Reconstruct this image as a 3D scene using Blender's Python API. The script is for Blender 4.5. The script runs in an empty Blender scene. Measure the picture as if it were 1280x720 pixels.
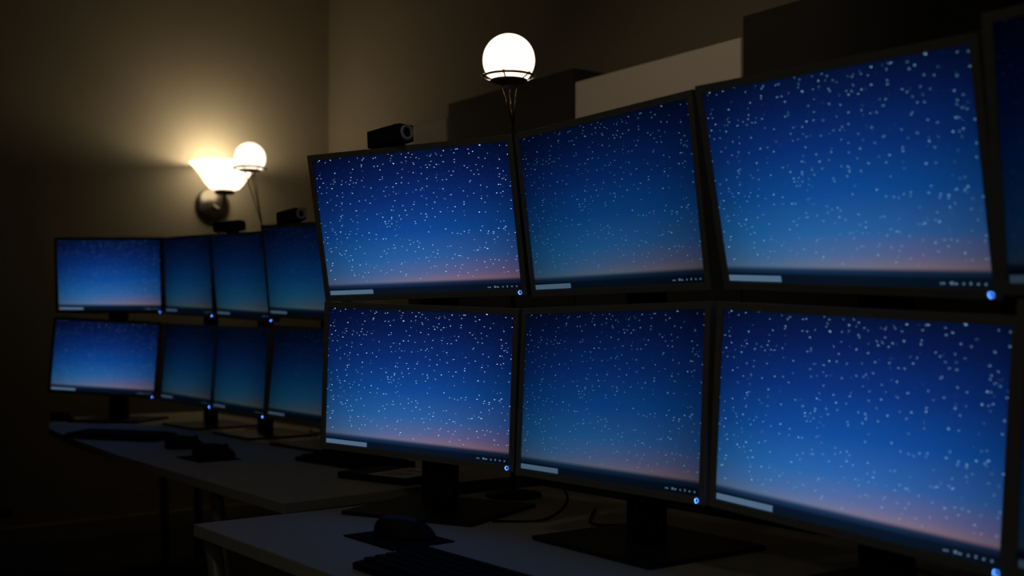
import bpy, bmesh, math, random
from mathutils import Vector, Matrix
random.seed(4)
C=bpy.context.scene.collection
PI=math.pi
CAMH=1.18; F=1377.1; HOR=412.5; PHI=math.radians(52.36)
W,H=0.556,0.362
SW,SH=.2635,.1665     # half width and half height of the lit screen
# centre x, y, z, then turn, forward tilt and roll in degrees of every monitor
POSE={'R1':(-5.335,1.684,1.441,42.8,4.0,0.5),'R2':(-4.851,1.879,1.425,0.9,3.8,2.2),'R3':(-4.293,1.888,1.402,0.2,6.7,2.7),'R4':(-3.732,1.884,1.398,3,7.0,2.6),
'S1':(-5.332,1.663,1.050,43.2,-3.8,2.7),'S2':(-4.847,1.880,1.025,2.7,-3.9,1.4),'S3':(-4.288,1.884,1.014,-1.4,-2.9,0.6),'S4':(-3.726,1.900,1.012,3,-5.0,1.2),
'M1':(-2.196,1.400,1.432,26.6,11.2,-0.9),'M2':(-1.642,1.497,1.432,-2.9,7.8,0.1),'M3':(-1.053,1.437,1.412,-6.8,14.0,3.5),
'B1':(-2.176,1.389,1.058,21.4,0.3,2.3),'B2':(-1.608,1.467,1.049,-1.2,-3.1,-0.4),'B3':(-1.043,1.458,1.034,-1.3,-0.1,3.2),
'M4':(-.474,1.322,1.392,-7.6,9,2.5),'B4':(-.459,1.370,1.03,-3,-1,2)}

# ---------------------------------------------------------------- materials
def lin(c):
    return tuple(((v/255)/12.92 if v/255<=.04045 else (((v/255)+.055)/1.055)**2.4) for v in c)+(1,)
def mat(name,col,rough=.5,metal=0,noise=0,scale=20,bump=0,spec=.5):
    m=bpy.data.materials.new(name);m.use_nodes=True;nt=m.node_tree;b=nt.nodes['Principled BSDF']
    b.inputs['Base Color'].default_value=(*col,1);b.inputs['Roughness'].default_value=rough;b.inputs['Metallic'].default_value=metal
    b.inputs['Specular IOR Level'].default_value=spec
    tc=nt.nodes.new('ShaderNodeTexCoord');nz=nt.nodes.new('ShaderNodeTexNoise');nz.inputs['Scale'].default_value=scale;nz.inputs['Detail'].default_value=4
    nt.links.new(tc.outputs['Object'],nz.inputs['Vector'])
    if noise:
        mx=nt.nodes.new('ShaderNodeMix');mx.data_type='RGBA'
        mx.inputs[6].default_value=(*[v*(1-noise) for v in col],1);mx.inputs[7].default_value=(*[v*(1+noise) for v in col],1)
        nt.links.new(nz.outputs['Fac'],mx.inputs[0]);nt.links.new(mx.outputs[2],b.inputs['Base Color'])
    if bump:
        bp=nt.nodes.new('ShaderNodeBump');bp.inputs['Strength'].default_value=bump;bp.inputs['Distance'].default_value=.002
        nt.links.new(nz.outputs['Fac'],bp.inputs['Height']);nt.links.new(bp.outputs['Normal'],b.inputs['Normal'])
    return m
def emis(name,col,strength,tinted=False):
    m=bpy.data.materials.new(name);m.use_nodes=True;nt=m.node_tree;b=nt.nodes['Principled BSDF']
    b.inputs['Base Color'].default_value=(.3,.3,.3,1) if not tinted else (.01,.01,.01,1);b.inputs['Roughness'].default_value=.4
    b.inputs['Emission Color'].default_value=(*col,1);b.inputs['Emission Strength'].default_value=strength
    if tinted:
        oi=nt.nodes.new('ShaderNodeObjectInfo');mu=nt.nodes.new('ShaderNodeVectorMath');mu.operation='MULTIPLY'
        mu.inputs[0].default_value=col;nt.links.new(oi.outputs['Color'],mu.inputs[1]);nt.links.new(mu.outputs[0],b.inputs['Emission Color'])
    return m
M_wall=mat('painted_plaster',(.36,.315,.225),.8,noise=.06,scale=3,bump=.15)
M_wallb=mat('shade_toned_plaster',(.20,.17,.118),.8,noise=.06,scale=3,bump=.15)  # same plaster, colour darkened to stand in for weak light on the back wall
M_ceil=mat('ceiling_paint',(.2,.18,.15),.9,noise=.05)
M_floor=mat('dark_carpet',(.012,.011,.010),.95,noise=.3,scale=120,bump=.5)
M_desk=mat('pale_laminate',(.46,.44,.37),.6,noise=.04,scale=60,spec=.25)
M_bezel=mat('bezel_plastic',(.20,.20,.165),.42,noise=.08,scale=150,spec=.5)
M_black=mat('black_plastic',(.013,.013,.013),.6,noise=.2,scale=200,bump=.1,spec=.2)
M_keys=mat('keycap_plastic',(.010,.010,.011),.8,noise=.2,scale=120,spec=.08)
M_stand=mat('stand_plastic',(.012,.012,.013),.5,noise=.2,scale=120,spec=.3)
M_chrome=mat('dark_chrome',(.30,.27,.22),.28,1,noise=.05)
M_bright=mat('bright_chrome',(.75,.70,.60),.18,1,noise=.05)
M_leg=mat('leg_paint',(.25,.25,.24),.4,.3,noise=.05)
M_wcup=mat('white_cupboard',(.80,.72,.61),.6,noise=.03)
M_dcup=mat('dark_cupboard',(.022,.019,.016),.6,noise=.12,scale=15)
M_fabric=mat('chair_fabric',(.012,.011,.011),.95,noise=.3,scale=300,bump=.6)
M_paper=mat('paper',(.85,.85,.82),.8,noise=.03)
M_lens=mat('lens_glass',(.02,.02,.03),.05)
M_face=mat('silver_face',(.85,.82,.75),.5,0,noise=.05)
M_cam=mat('webcam_plastic',(.025,.025,.025),.4,noise=.1,scale=100)
M_led=emis('blue_led',(.06,.22,1.0),10)
M_globe=emis('opal_glass',(1.0,.84,.66),1.5)
M_shade=emis('frosted_shade',(1.0,.81,.54),2.6)
M_box=emis('search_field',lin((95,125,155))[:3],.65,True)
M_ico=emis('tray_glyphs',lin((120,155,185))[:3],.45,True)

def screen_material():
    m=bpy.data.materials.new('night_sky_wallpaper');m.use_nodes=True;nt=m.node_tree;N=nt.nodes;K=nt.links
    b=N['Principled BSDF'];b.inputs['Base Color'].default_value=(.004,.004,.005,1);b.inputs['Roughness'].default_value=.4;b.inputs['Specular IOR Level'].default_value=.15
    tc=N.new('ShaderNodeTexCoord');sp=N.new('ShaderNodeSeparateXYZ');K.new(tc.outputs['Object'],sp.inputs[0])
    oi=N.new('ShaderNodeObjectInfo')
    def mth(op,a,b_=None,c=None,clamp=False):
        n=N.new('ShaderNodeMath');n.operation=op;n.use_clamp=clamp
        for i,v in enumerate((a,b_,c)):
            if v is None: continue
            if isinstance(v,(int,float)): n.inputs[i].default_value=v
            else: K.new(v,n.inputs[i])
        return n.outputs[0]
    u=mth('DIVIDE',sp.outputs['X'],SW)                        # -1..1
    v=mth('ADD',mth('DIVIDE',sp.outputs['Z'],2*SH),.5)        # 0..1
    def ramp(stops):
        rp=N.new('ShaderNodeValToRGB');K.new(v,rp.inputs[0]);cr=rp.color_ramp
        cr.elements[0].position=0;cr.elements[0].color=lin(stops[0][1]);cr.elements[1].position=1;cr.elements[1].color=lin(stops[-1][1])
        for ps,c in stops[1:-1]:
            e=cr.elements.new(ps);e.color=lin(c)
        return rp.outputs[0]
    up=[(.44,(14,64,134)),(.66,(9,40,104)),(.86,(6,23,72)),(1.0,(4,14,46))]
    pink=ramp([(0.0,(7,16,28)),(.04,(7,17,34)),(.048,(10,26,50)),(.068,(24,36,60)),(.088,(118,94,112)),(.14,(90,86,126)),(.25,(44,82,142))]+up)
    blue=ramp([(0.0,(7,16,28)),(.04,(7,17,34)),(.048,(11,30,58)),(.068,(28,48,78)),(.088,(82,100,136)),(.14,(58,96,148)),(.25,(32,88,150))]+up)
    mx=N.new('ShaderNodeMix');mx.data_type='RGBA'
    K.new(mth('ADD',mth('MULTIPLY',u,.8),.5,clamp=True),mx.inputs[0]);K.new(blue,mx.inputs[6]);K.new(pink,mx.inputs[7])
    vig=mth('SUBTRACT',1.12,mth('MULTIPLY',mth('POWER',mth('ABSOLUTE',u),2.0),.55))
    def layer(sc,thr,keep,off,strength,pw):
        mp=N.new('ShaderNodeMapping');K.new(tc.outputs['Object'],mp.inputs[0]);mp.inputs['Location'].default_value=(off,0,off*1.7);mp.inputs['Scale'].default_value=(sc*.42,0,sc)
        mp.inputs['Rotation'].default_value=(0,-.16,0)
        vo=N.new('ShaderNodeTexVoronoi');vo.voronoi_dimensions='3D';vo.inputs['Scale'].default_value=1;vo.inputs['Randomness'].default_value=1
        K.new(mp.outputs[0],vo.inputs['Vector'])
        dot=mth('LESS_THAN',vo.outputs['Distance'],thr)
        sc_=N.new('ShaderNodeSeparateColor');K.new(vo.outputs['Color'],sc_.inputs[0])
        k=mth('GREATER_THAN',sc_.outputs[0],1-keep)
        br=mth('MULTIPLY',mth('POWER',sc_.outputs[1],pw),strength)
        return mth('MULTIPLY',mth('MULTIPLY',dot,k),br)
    s=mth('ADD',layer(155,.105,.95,.37,.95,1.4),layer(225,.14,.9,1.9,.7,1.2))
    s=mth('ADD',s,layer(72,.044,.5,.9,1.4,1.5))
    fade=mth('MULTIPLY',mth('GREATER_THAN',v,.10),mth('ADD',mth('MULTIPLY',v,.25),.8,clamp=True))
    s=mth('MULTIPLY',mth('MULTIPLY',s,fade),oi.outputs['Alpha'])
    sv=N.new('ShaderNodeVectorMath');sv.operation='SCALE';sv.inputs[0].default_value=(.42,.74,1.0);K.new(s,sv.inputs['Scale'])
    bv=N.new('ShaderNodeVectorMath');bv.operation='SCALE';K.new(mx.outputs[2],bv.inputs[0]);K.new(vig,bv.inputs['Scale'])
    ad=N.new('ShaderNodeVectorMath');ad.operation='ADD';K.new(sv.outputs[0],ad.inputs[0]);K.new(bv.outputs[0],ad.inputs[1])
    mu=N.new('ShaderNodeVectorMath');mu.operation='MULTIPLY';K.new(ad.outputs[0],mu.inputs[0]);K.new(oi.outputs['Color'],mu.inputs[1])
    K.new(mu.outputs[0],b.inputs['Emission Color']);b.inputs['Emission Strength'].default_value=1.0
    return m
M_screen=screen_material()

# ---------------------------------------------------------------- mesh helpers
def box(bm,x0,x1,y0,y1,z0,z1,mx=None):
    vs=[bm.verts.new(v) for v in [(x0,y0,z0),(x1,y0,z0),(x1,y1,z0),(x0,y1,z0),(x0,y0,z1),(x1,y0,z1),(x1,y1,z1),(x0,y1,z1)]]
    for f in [(3,2,1,0),(4,5,6,7),(0,1,5,4),(1,2,6,5),(2,3,7,6),(3,0,4,7)]: bm.faces.new([vs[i] for i in f])
    if mx is not None: bmesh.ops.transform(bm,matrix=mx,verts=vs)
    return vs
def lathe(bm,prof,n=48,mx=None,smooth=True):
    rings=[];allv=[]
    for r_,z in prof:
        if r_<1e-6: v=bm.verts.new((0,0,z));rings.append([v]);allv.append(v)
        else:
            rg=[bm.verts.new((r_*math.cos(2*PI*i/n),r_*math.sin(2*PI*i/n),z)) for i in range(n)];rings.append(rg);allv+=rg
    for a,b in zip(rings,rings[1:]):
        for i in range(n):
            j=(i+1)%n
            if len(a)==1 and len(b)==1: continue
            if len(a)==1: f=bm.faces.new((a[0],b[j],b[i]))
            elif len(b)==1: f=bm.faces.new((a[i],a[j],b[0]))
            else: f=bm.faces.new((a[i],a[j],b[j],b[i]))
            f.smooth=smooth
    if mx is not None: bmesh.ops.transform(bm,matrix=mx,verts=allv)
def tube(bm,pts,r=.004,n=10):
    pts=[Vector(q) for q in pts];rings=[];up=Vector((0,0,1))
    for i,q in enumerate(pts):
        d=(pts[min(i+1,len(pts)-1)]-pts[max(i-1,0)]).normalized()
        s=d.cross(up)
        if s.length<1e-3: s=d.cross(Vector((1,0,0)))
        s.normalize();t=s.cross(d).normalized()
        rings.append([bm.verts.new(q+s*(r*math.cos(2*PI*k/n))+t*(r*math.sin(2*PI*k/n))) for k in range(n)])
    for a,b in zip(rings,rings[1:]):
        for k in range(n):
            f=bm.faces.new((a[k],a[(k+1)%n],b[(k+1)%n],b[k]));f.smooth=True
    bm.faces.new(rings[0]);bm.faces.new(rings[-1][::-1])
def spline(pts,n=8):
    P_=[Vector(q) for q in pts];out=[]
    for i in range(len(P_)-1):
        a=P_[max(i-1,0)];b=P_[i];c=P_[i+1];d=P_[min(i+2,len(P_)-1)]
        for k in range(n):
            t=k/n;out.append(.5*((2*b)+(-a+c)*t+(2*a-5*b+4*c-d)*t*t+(-a+3*b-3*c+d)*t**3))
    out.append(P_[-1]);return out
CACHE={}
def obj(name,build,m,parent=None,key=None,bevel=0,loc=None,rot=None):
    if key and key in CACHE: me=CACHE[key]
    else:
        bm=bmesh.new();build(bm);bmesh.ops.recalc_face_normals(bm,faces=bm.faces[:])
        if bevel: bmesh.ops.bevel(bm,geom=[e for e in bm.edges if len(e.link_faces)==2 and e.calc_face_angle(0)>.6],offset=bevel,segments=2,affect='EDGES',profile=.6)
        me=bpy.data.meshes.new(name);bm.to_mesh(me);bm.free();me.materials.append(m)
        if key: CACHE[key]=me
    o=bpy.data.objects.new(name,me);C.objects.link(o)
    if parent: o.parent=parent
    if loc: o.location=loc
    if rot: o.rotation_euler=rot
    return o
def thing(name,label,cat,loc=(0,0,0),rot=(0,0,0),group=None,scale=1):
    o=bpy.data.objects.new(name,None);C.objects.link(o);o.location=loc;o.rotation_euler=rot;o.empty_display_size=.05;o.scale=(scale,)*3
    o['label']=label;o['category']=cat
    if group:o['group']=group
    return o
def tag(o,label,cat,group=None):
    o['label']=label;o['category']=cat
    if group:o['group']=group
def struct(name,build,m):
    o=obj(name,build,m);o['kind']='structure';return o
def pose_matrix(q):
    return Matrix.Translation(q[:3])@Matrix.Rotation(math.radians(q[3]),4,'Z')@Matrix.Rotation(math.radians(q[4]),4,'X')@Matrix.Rotation(math.radians(q[5]),4,'Y')

# ---------------------------------------------------------------- room
X0,X1,Y0,Y1,ZC=-6.435,2.6,-2.6,3.45,3.7
struct('floor',lambda bm:box(bm,X0-.1,X1+.1,Y0-.1,Y1+.1,-.1,0),M_floor)
struct('ceiling',lambda bm:box(bm,X0-.1,X1+.1,Y0-.1,Y1+.1,ZC,ZC+.1),M_ceil)
struct('wall_left',lambda bm:box(bm,X0-.1,X0,Y0,Y1,0,ZC),M_wall)
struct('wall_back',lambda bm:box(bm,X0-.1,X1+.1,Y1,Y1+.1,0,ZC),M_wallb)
struct('wall_right',lambda bm:box(bm,X1,X1+.1,Y0,Y1,0,ZC),M_wall)
struct('wall_front',lambda bm:box(bm,X0-.1,X1+.1,Y0-.1,Y0,0,ZC),M_wall)
struct('baseboard_left',lambda bm:box(bm,X0,X0+.015,Y0,Y1-.015,0,.1),M_wall)
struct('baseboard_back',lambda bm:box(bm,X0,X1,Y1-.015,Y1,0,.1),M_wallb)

# ---------------------------------------------------------------- desks
DZ=.74
def slab(bm,pts,z0,z1):
    lo=[bm.verts.new((x,y,z0)) for x,y in pts];hi=[bm.verts.new((x,y,z1)) for x,y in pts]
    bm.faces.new(lo[::-1]);bm.faces.new(hi);n=len(pts)
    for i in range(n): bm.faces.new((lo[i],lo[(i+1)%n],hi[(i+1)%n],hi[i]))
def desk(label,pts,legs,bars):
    t=thing('desk',label,'desk',(0,0,0))
    obj('desk_top',lambda bm:slab(bm,pts,DZ-.028,DZ),M_desk,t,bevel=.002)
    for (x,y,fx,fy) in legs:
        l=obj('leg',lambda bm:tube(bm,[(x,y,DZ-.028),(fx,fy,.0)],.019,16),M_leg,t)
        obj('foot_cap',lambda bm:lathe(bm,[(0,0),(.026,0),(.026,.03),(.02,.034)],20,Matrix.Translation((fx,fy,0))),M_black,l)
    for a_,b_ in bars: obj('crossbar',lambda bm:tube(bm,[a_,b_],.015,12),M_leg,t)
    return t
front_pts=[(-2.42,.954),(.35,.954),(.35,1.97),(-2.42,1.97)]
desk('pale desk nearest the viewer under the large monitors',front_pts,[(-2.385,.985,-2.25,1.02),(-2.36,1.90,-2.25,1.88),(.3,1.0,.25,1.02),(.3,1.9,.25,1.88)],[((-2.2,1.32,.69),(.26,1.32,.69)),((-2.3,1.88,.64),(.26,1.88,.64))])
rear_pts=[(-5.75,1.62),(-5.5,1.46),(-5.17,1.37),(-4.6,1.31),(-3.94,1.27),(-3.16,1.255),(-2.57,1.25),(-2.60,1.56),(-2.64,2.32),(-5.75,2.32)]
desk('pale desk with a curved front edge under the distant row of smaller-looking monitors',rear_pts,[(-3.15,1.31,-3.02,1.34),(-2.75,2.22,-2.85,2.2),(-5.35,1.95,-5.3,1.95),(-5.6,2.22,-5.5,2.2)],[((-3.1,1.6,.69),(-5.3,1.9,.69)),((-2.8,2.2,.64),(-5.5,2.2,.64))])

# ---------------------------------------------------------------- monitors
def b_frame(bm):
    o=[(-W/2,-H/2),(W/2,-H/2),(W/2,H/2),(-W/2,H/2)];i=[(-SW,-SH),(SW,-SH),(SW,SH),(-SW,SH)]
    of=[bm.verts.new((x,0,z)) for x,z in o];ob=[bm.verts.new((x,.03,z)) for x,z in o]
    inf=[bm.verts.new((x,0,z)) for x,z in i];inb=[bm.verts.new((x,.006,z)) for x,z in i]
    for k in range(4):
        j=(k+1)%4
        bm.faces.new((of[k],of[j],inf[j],inf[k]));bm.faces.new((inf[k],inf[j],inb[j],inb[k]));bm.faces.new((of[j],of[k],ob[k],ob[j]))
    bm.faces.new(ob);bm.faces.new(inb[::-1])
def b_screen(bm):
    vs=[bm.verts.new(q) for q in [(-SW,.003,-SH),(SW,.003,-SH),(SW,.003,SH),(-SW,.003,SH)]]
    bm.faces.new(vs)
def b_bulge(bm):
    a=[bm.verts.new(q) for q in [(-.22,.0302,-.13),(.22,.0302,-.13),(.22,.0302,.13),(-.22,.0302,.13)]]
    b=[bm.verts.new(q) for q in [(-.16,.055,-.09),(.16,.055,-.09),(.16,.055,.09),(-.16,.055,.09)]]
    bm.faces.new(a);bm.faces.new(b)
    for k in range(4): bm.faces.new((a[k],a[(k+1)%4],b[(k+1)%4],b[k]))
def b_vents(bm):
    for k in range(14): box(bm,-.13+k*.02,-.122+k*.02,.0548,.0556,.04,.08)
def b_search(bm): box(bm,-.261,-.136,.0015,.0025,-.1648,-.1546)
def b_tray(bm):
    rr=random.Random(2);x=.178
    while x<.253:
        w=rr.choice([.0025,.003,.005]);h=rr.choice([.0025,.004,.003]);box(bm,x,x+w,.0018,.0025,-.161,-.161+h);x+=w+rr.choice([.002,.002,.009])
def b_buttons(bm):
    for k in range(5): box(bm,.135+k*.02,.147+k*.02,-.0006,.001,-.1750,-.1730)
def b_led(bm): lathe(bm,[(0,-.0015),(.0035,-.001),(.0042,.0005)],14,Matrix.Translation((.260,-.0002,-.1738))@Matrix.Rotation(PI/2,4,'X'))
def monitor(key,label,group,tint,stars=1.0,led=True):
    q=POSE[key]
    t=thing('computer_monitor',label,'monitor',q[:3],pose_matrix(q).to_euler('XYZ'),group)
    obj('bezel',b_frame,M_bezel,t,'bezel',bevel=.0012)
    s=obj('screen',b_screen,M_screen,t,'screen');s.color=(*tint,stars)
    g_=min(1.0,tint[1]+.1)
    obj('search_box',b_search,M_box,s,'sb').color=(g_,g_,g_,1)
    obj('tray_icons',b_tray,M_ico,s,'tr').color=(g_,g_,g_,1)
    h=obj('rear_housing',b_bulge,M_black,t,'hs',bevel=.004);obj('vent_slots',b_vents,M_stand,h,'vt')
    obj('control_buttons',b_buttons,M_bezel,t,'bt')
    if led: obj('power_light',b_led,M_led,t,'led')
    return t
FG='monitors on the front desk';RG='monitors on the rear desk'
LB={'M1':('upper monitor with a webcam on top, front desk, left column',FG,(1.0,1.0,1.0),1.5),
'M2':('dimmer upper monitor between two brighter ones, right of the globe lamp',FG,(.44,.62,.56),.8),
'M3':('largest-looking upper monitor with blurred stars, right part of front desk',FG,(.85,1.05,.98),.8),
'M4':('upper monitor cut off by the right edge of the photo',FG,(.09,.14,.15),.2),
'B1':('sharp starry lower monitor at the left end of the front desk',FG,(1.0,1.0,1.0),1.5),
'B2':('dimmer lower monitor second from the left on the front desk',FG,(.54,.66,.62),.8),
'B3':('large bright lower monitor at the lower right of the photo',FG,(1.08,1.2,1.2),.75),
'B4':('lower monitor showing only a dark frame sliver at the right photo edge',FG,(.09,.14,.15),.2),
'R1':('wide-looking upper monitor at the far left, over the rear desk',RG,(.8,.98,.95),.6),
'R2':('narrow dim upper monitor second from left on the rear desk',RG,(.18,.33,.25),.4),
'R3':('rear-desk upper monitor with the dark leftmost webcam on top',RG,(.18,.35,.26),.4),
'R4':('rear-desk upper monitor with a silver-ringed webcam, partly behind front monitors',RG,(.2,.40,.30),.4),
'S1':('wide-looking lower monitor at the far left, over the rear desk',RG,(.72,.86,.86),.6),
'S2':('narrow dim lower monitor second from left on the rear desk',RG,(.14,.26,.19),.4),
'S3':('dim lower monitor third from left on the rear desk',RG,(.14,.26,.19),.4),
'S4':('lower rear-desk monitor partly hidden by the front desk monitors',RG,(.15,.28,.21),.4)}
MON={k:monitor(k,*v,led=(k!='M2')) for k,v in LB.items()}

# ---------------------------------------------------------------- two-monitor stands
def stand(up,lo,label,group):
    a=POSE[up];b=POSE[lo]
    yw=math.radians((a[3]+b[3])/2);n=Vector((-math.sin(yw),math.cos(yw),0))
    c=(Vector((a[0],a[1],0))+Vector((b[0],b[1],0)))/2+n*.112
    t=thing('monitor_stand',label,'monitor stand',(c.x,c.y,DZ),(0,0,yw),group)
    obj('base_plate',lambda bm:box(bm,-.176,.184,-.158,.158,0,.010),M_stand,t,'base',bevel=.003)
    zt=a[2]-DZ+.05
    obj('column',lambda bm:box(bm,-.042,.046,-.014,.02,.0102,zt),M_stand,t,bevel=.005)
    inv=(Matrix.Translation(t.location)@Matrix.Rotation(yw,4,'Z')).inverted()
    for q in (a,b):
        Mx=pose_matrix(q)
        pb=inv@(Mx@Vector((0,.0562,0)))
        h=obj('tilt_arm',lambda bm:tube(bm,[pb,(pb.x,max(pb.y+.01,-.013),pb.z)],.022,20),M_stand,t)
        obj('mounting_plate',lambda bm:box(bm,-.05,.05,.0557,.0595,-.05,.05,inv@Mx),M_stand,h)
    obj('cable_clip',lambda bm:tube(bm,[(-.03,.022,.12),(-.02,.035,.12),(.02,.035,.12),(.03,.022,.12)],.004),M_black,t)
SG='dual monitor stands'
stand('M1','B1','black two-monitor stand with full base visible, left on the front desk',SG)
stand('M2','B2','black two-monitor stand under the dimmer monitor column of the front desk',SG)
stand('M3','B3','black two-monitor stand under the large lower right monitor',SG)
stand('M4','B4','black two-monitor stand beyond the right photo edge',SG)
stand('R1','S1','black two-monitor stand farthest left on the rear desk',SG)
stand('R2','S2','black two-monitor stand second from left on the rear desk',SG)
stand('R3','S3','black two-monitor stand third from left on the rear desk',SG)
stand('R4','S4','black two-monitor stand at the right end of the rear desk row',SG)

# ---------------------------------------------------------------- webcams
def webcam(key,lx,label,yaw,tilt,face,sc=1.0):
    c=pose_matrix(POSE[key])@Vector((lx,.014,.1825))
    t=thing('webcam',label,'webcam',c,(0,math.radians(tilt),yaw),'webcams on the monitors',sc)
    obj('clip',lambda bm:box(bm,-.03,.02,-.018,.018,0,.0035),M_black,t,'wclip',bevel=.001)
    obj('body',lambda bm:box(bm,-.074,.036,-.022,.022,.0037,.044),M_cam,t,'wbody',bevel=.002)
    obj('face_plate',lambda bm:box(bm,.0362,.046,-.021,.021,.0042,.0432),M_cam,t,'wface',bevel=.002)
    Rx=Matrix.Translation((.046,0,.0238))@Matrix.Rotation(PI/2,4,'Y')
    l=obj('lens_ring',lambda bm:lathe(bm,[(.0180,-.001),(.0180,.003),(.016,.0042),(.0118,.0042),(.0112,.001)],32,Rx),face,t)
    obj('lens',lambda bm:lathe(bm,[(.0115,.001),(.006,.004),(0,.005)],24,Rx),M_lens,l,'wlens')
webcam('M1',-.036,'black box webcam on the top edge of the front desk monitor',math.radians(8),-3,M_face)
webcam('R3',-.055,'dark webcam on the third rear-desk monitor, left of the silver-ringed one',math.radians(40),-4,M_cam,1.05)
webcam('R4',-.045,'webcam with a silver lens ring on the rear-desk monitor',math.radians(6),-4,M_face,1.1)

# ---------------------------------------------------------------- lamps
def globe_lamp(g,base,zt,label,R_=.0695):
    t=thing('globe_lamp',label,'lamp',(base[0],base[1],DZ),(0,0,0),'globe lamps')
    gx,gy,gz=g[0]-base[0],g[1]-base[1],g[2]-DZ
    a0=math.acos(.052/R_)
    prof=[(0,-.052)]+[(R_*math.sin(a0+(PI-a0)*k/26) if k<26 else 0,-R_*math.cos(a0+(PI-a0)*k/26)) for k in range(27)]
    obj('globe',lambda bm:lathe(bm,prof,48,Matrix.Translation((gx,gy,gz))),M_globe,t)
    rz=gz-.044
    def ring(bm):
        tube(bm,[(gx+.068*math.cos(2*PI*k/40),gy+.068*math.sin(2*PI*k/40),rz) for k in range(41)],.0032,8)
        lathe(bm,[(.0,-.0115),(.048,-.0115),(.050,-.0095),(.048,-.0085),(0,-.0085)],40,Matrix.Translation((gx,gy,rz)))
        for k in range(6):
            an=2*PI*k/6+.2;tube(bm,[(gx+.068*math.cos(an),gy+.068*math.sin(an),rz),(gx+.047*math.cos(an),gy+.047*math.sin(an),rz-.010)],.002,6)
            lathe(bm,[(0,-.005),(.004,-.003),(.004,.003),(0,.005)],8,Matrix.Translation((gx+.070*math.cos(an),gy+.070*math.sin(an),rz)))
    obj('holder_ring',ring,M_bright,t)
    for k in range(3):
        an=2*PI*k/3+.4
        obj('wire_strut',lambda bm:tube(bm,[(gx+.024*math.cos(an),gy+.024*math.sin(an),rz-.012),(gx*.5+.012*math.cos(an),gy*.5+.012*math.sin(an),(rz-.012+zt-DZ)/2),(0,0,zt-DZ)],.0022,8),M_bright,t)
    obj('pole',lambda bm:tube(bm,[(0,0,.012),(0,0,zt-DZ)],.006,14),M_black,t)
    obj('base',lambda bm:lathe(bm,[(0,0),(.075,0),(.075,.008),(.03,.014),(.008,.02),(0,.02)],40),M_black,t)
globe_lamp((-2.318,1.777,1.895),(-2.311,1.786),1.715,'glowing globe lamp on a wire stand above the front desk monitors')
globe_lamp((-4.519,2.036,1.932),(-4.486,2.078),1.637,'glowing globe lamp behind the rear desk monitors, before the wall sconce')

sx,sy=X0,2.655
t=thing('wall_sconce','wall sconce with a glowing flared glass shade and round metal backplate','wall lamp',(sx,sy,1.935))
obj('backplate',lambda bm:lathe(bm,[(0,0),(.11,0),(.11,.012),(.09,.025),(.04,.032),(0,.034)],48,Matrix.Rotation(PI/2,4,'Y')),M_chrome,t)
obj('arm',lambda bm:tube(bm,spline([(.03,0,0),(.12,0,-.03),(.19,-.008,.0),(.207,-.01,.07)]),.011,14),M_chrome,t)
obj('socket',lambda bm:lathe(bm,[(0,0),(.05,0),(.062,.02),(.05,.03),(0,.03)],32,Matrix.Translation((.207,-.01,.050))),M_chrome,t)
obj('shade',lambda bm:lathe(bm,[(.055,0),(.085,.010),(.112,.04),(.142,.088),(.182,.138),(.203,.158),(.198,.158),(.177,.138),(.137,.090),(.107,.042),(.08,.015),(.05,.005)],56,Matrix.Translation((.207,-.01,.075))),M_shade,t)
obj('bulb',lambda bm:lathe(bm,[(0,.0),(.018,.0),(.02,.02),(.035,.055),(.03,.08),(0,.095)],24,Matrix.Translation((.207,-.01,.083))),M_globe,t)
def plight(name,loc,e,col,r,aim=None,cone=1.2):
    ld=bpy.data.lights.new(name,'SPOT' if aim else 'POINT');ld.energy=e;ld.color=col;ld.shadow_soft_size=r
    lo=bpy.data.objects.new(name,ld);C.objects.link(lo);lo.location=loc
    if aim:
        ld.spot_size=cone;ld.spot_blend=1.0
        lo.rotation_euler=(Vector(aim)-Vector(loc)).to_track_quat('-Z','Y').to_euler()
plight('sconce_light',(sx+.19,sy-.01,1.935+.215),7.0,(1,.80,.54),.05)
plight('added_desk_fill',(-1.5,-.4,3.5),5.0,(1,.88,.70),.15,aim=(-2.3,1.9,1.0),cone=math.radians(85))  # unseen fill, added overhead to lift the desk tops and bezels
plight('added_cupboard_fill',(-1.9,.9,3.5),30,(1,.80,.58),.10,aim=(-3.0,3.05,2.0),cone=math.radians(46))  # no such fixture in the room; added to brighten the pale cupboard fronts
plight('added_bezel_fill',(.5,-1.7,2.4),9,(1,.92,.76),.15,aim=(-1.7,1.4,1.2),cone=math.radians(48))  # added fill from behind the camera, lightens the monitor bezels

# ---------------------------------------------------------------- cupboards
def cupboard(x0,x1,top,m,label,yf=3.05):
    t=thing('cupboard',label,'cupboard',((x0+x1)/2,(yf+Y1-.02)/2,0),(0,0,0),'tall cupboards on the back wall')
    w=(x1-x0)/2-.003;d=(Y1-.02-yf)/2
    obj('body',lambda bm:box(bm,-w,w,-d+.02,d,0,top),m,t,bevel=.003)
    obj('upper_door',lambda bm:box(bm,-w,w,-d,-d+.0195,1.755,top-.002),m,t,bevel=.002)
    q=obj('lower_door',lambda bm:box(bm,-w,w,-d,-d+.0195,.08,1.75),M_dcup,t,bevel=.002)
    obj('handle',lambda bm:tube(bm,[(w-.06,-d,1.0),(w-.06,-d-.03,1.01),(w-.06,-d-.03,1.17),(w-.06,-d,1.18)],.005),M_chrome,q)
cupboard(-4.835,-4.475,2.227,M_wcup,'narrow pale cupboard just right of the front webcam')
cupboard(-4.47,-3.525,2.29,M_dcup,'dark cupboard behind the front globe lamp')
cupboard(-3.52,-2.615,2.227,M_wcup,'wide pale cupboard above the dimmer upper monitor')
cupboard(-2.61,-1.65,2.30,M_dcup,'dark cupboard at the top right of the photo')

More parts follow.
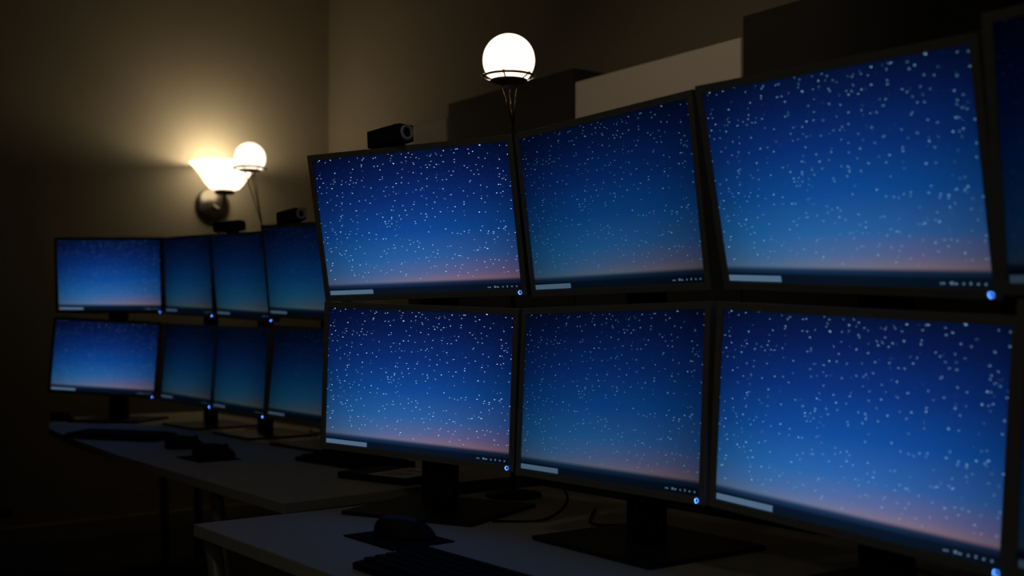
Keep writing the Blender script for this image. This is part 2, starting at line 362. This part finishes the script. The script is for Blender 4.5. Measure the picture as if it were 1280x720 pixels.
# ---------------------------------------------------------------- keyboards, mice, desk items
def keyboard(x,y,rz,label,group):
    t=thing('keyboard',label,'keyboard',(x,y,DZ),(0,0,rz),group)
    def cs(bm):
        vs=box(bm,-.225,.225,-.08,.08,.0,.014)
        for v in vs:
            if v.co.z>.01 and v.co.y>0: v.co.z=.024
    obj('case',cs,M_keys,t,'kcase',bevel=.003)
    def ks(bm):
        for r in range(6):
            y=-.062+r*.023;zz=.0155+(y+.08)/.16*.009;x=-.213
            while x<.2:
                w=.1 if (r==0 and -.12<x<-.1) else .0165
                if x+w>.214: break
                box(bm,x,x+w,y,y+.018,zz-.002,zz+.005);x+=w+.0025
    obj('keys',ks,M_keys,t,'kkeys')
KG='keyboards on the desks'
keyboard(-1.56,1.085,.0,'black keyboard on the front desk at the bottom edge of the photo',KG)
keyboard(-4.52,1.47,.55,'black keyboard below the leftmost monitors on the rear desk',KG)
keyboard(-3.17,1.79,.1,'dark keyboard on the rear desk beside the front monitor stand',KG)
def mouse(x,y,z,rz,label,sc=1.0):
    t=thing('computer_mouse',label,'mouse',(x,y,z),(0,0,rz),'computer mice on the desks',sc)
    def bd(bm):
        n=24;m_=10;rings=[]
        for j in range(m_+1):
            ph=j/m_*PI/2;rg=[]
            for i in range(n):
                an=2*PI*i/n;rx=.034*(abs(math.cos(ph))**.6);ry=.062*(abs(math.cos(ph))**.6)
                rg.append(bm.verts.new((rx*math.cos(an),ry*math.sin(an)-.006*math.sin(ph),.002+.038*math.sin(ph)*(1-.22*math.sin(an)*math.cos(ph)))))
            rings.append(rg)
        for a,b in zip(rings,rings[1:]):
            for i in range(n): bm.faces.new((a[i],a[(i+1)%n],b[(i+1)%n],b[i])).smooth=True
        bm.faces.new(rings[0][::-1]);bm.faces.new(rings[-1])
        bmesh.ops.remove_doubles(bm,verts=bm.verts[:],dist=.0001)
    obj('shell',bd,M_black,t,'mshell')
    obj('scroll_wheel',lambda bm:lathe(bm,[(0,-.004),(.008,-.004),(.008,.004),(0,.004)],18,Matrix.Translation((0,.033,.032))@Matrix.Rotation(PI/2,4,'Y')),M_stand,t,'mwheel')
def pad(x,y,rz,w,d,label):
    o=obj('mouse_pad',lambda bm:box(bm,-w/2,w/2,-d/2,d/2,0,.0035),M_keys,None,bevel=.001,loc=(x,y,DZ),rot=(0,0,rz));tag(o,label,'mouse pad')
pad(-1.98,1.225,.0,.20,.15,'dark mouse pad on the front desk')
mouse(-1.97,1.235,DZ+.0036,-.9,'black mouse in front of the left front monitor stand',1.1)
pad(-3.62,1.48,.0,.20,.15,'dark mouse pad on the rear desk')
mouse(-3.62,1.50,DZ+.0036,-.6,'black mouse nearest the right end of the rear desk',1.2)
mouse(-3.99,1.54,DZ,-.6,'black mouse right of the leftmost keyboard on the rear desk',1.2)
mouse(-5.54,1.53,DZ,-.9,'black mouse at the far left end of the rear desk',1.1)
t=thing('document_tray','flat black device with printed white sheets on the rear desk corner','device',(-2.80,1.72,DZ),(0,0,.25))
obj('case',lambda bm:box(bm,-.14,.14,-.1,.1,0,.02),M_black,t,bevel=.004)
s=obj('paper_sheet',lambda bm:box(bm,-.02,.13,-.09,.09,.0202,.0212),M_paper,t)
def pr(bm):
    rr=random.Random(5)
    for k in range(12):
        box(bm,-.005,.005+rr.random()*.1+.01,-.075+k*.0125,-.071+k*.0125,.0213,.0216)
obj('printed_lines',pr,M_black,s)

# cables
def cable(pts,label,r=.0032):
    o=obj('cable',lambda bm:tube(bm,spline(pts,10),r,8),M_black);tag(o,label,'cable','cables on the desks')
z=DZ+.004
cable([(-2.02,1.50,z+.0),(-1.96,1.60,z),(-1.99,1.70,z+.03),(-2.06,1.72,z+.08),(-2.15,1.66,z+.2)],'black cable rising beside the left front monitor stand')
cable([(-1.95,1.86,z),(-1.82,1.74,z),(-1.80,1.70,z),(-1.86,1.66,z),(-1.98,1.78,z+.004)],'black cable looped on the front desk between the stands')
cable([(-1.2,1.84,z),(-1.05,1.78,z),(-.9,1.80,z),(-.78,1.86,z)],'black cable behind the right front stand')
cable([(-5.0,2.05,z),(-4.95,1.92,z),(-4.99,1.90,z),(-5.06,2.0,z)],'black cable near the leftmost rear stand')
cable([(-4.35,2.25,z),(-4.27,2.2,z),(-4.18,2.2,z),(-4.1,2.26,z)],'black cable behind the middle rear stands')

# ---------------------------------------------------------------- office chair (lower left, in the dark)
t=thing('office_chair','dark office chair in shadow at the lower left corner','chair',(-3.52,.68,0),(0,0,-.15))
obj('seat',lambda bm:box(bm,-.24,.24,-.22,.26,.43,.5),M_fabric,t,bevel=.025)
obj('backrest',lambda bm:box(bm,-.23,.23,-.03,.03,0,.42,Matrix.Translation((0,-.24,.53))@Matrix.Rotation(.12,4,'X')),M_fabric,t,bevel=.02)
obj('back_support',lambda bm:tube(bm,spline([(0,0,.42),(0,-.2,.41),(0,-.29,.5),(0,-.28,.65)]),.02),M_black,t)
obj('gas_column',lambda bm:tube(bm,[(0,0,.08),(0,0,.43)],.03,16),M_black,t)
for k in range(5):
    an=2*PI*k/5;g=obj('star_leg',lambda bm:tube(bm,[(0,0,.11),(.3*math.cos(an),.3*math.sin(an),.07)],.02),M_black,t)
    obj('caster',lambda bm:lathe(bm,[(0,-.012),(.03,-.012),(.03,.012),(0,.012)],18,Matrix.Translation((.3*math.cos(an),.3*math.sin(an),.03))@Matrix.Rotation(PI/2,4,'X')),M_black,g)
for s in (-1,1):
    obj('armrest',lambda bm:tube(bm,spline([(s*.2,.05,.44),(s*.29,.05,.5),(s*.29,.03,.66),(s*.28,-.12,.68),(s*.28,.12,.68)]),.016),M_black,t)

# ---------------------------------------------------------------- world, camera
w=bpy.data.worlds.new('night');bpy.context.scene.world=w;w.use_nodes=True
w.node_tree.nodes['Background'].inputs[0].default_value=(.02,.025,.03,1);w.node_tree.nodes['Background'].inputs[1].default_value=.05
cd=bpy.data.cameras.new('camera');cam=bpy.data.objects.new('camera',cd);C.objects.link(cam)
cam.location=(0,0,CAMH);cam.rotation_euler=(PI/2,0,PHI)
cd.sensor_width=36;cd.lens=36*F/1280;cd.shift_y=(HOR-360)/1280;cd.clip_start=.02
cd.dof.use_dof=True;cd.dof.focus_distance=2.52;cd.dof.aperture_fstop=2.8
bpy.context.scene.camera=cam
bpy.context.scene.view_settings.view_transform='Standard'
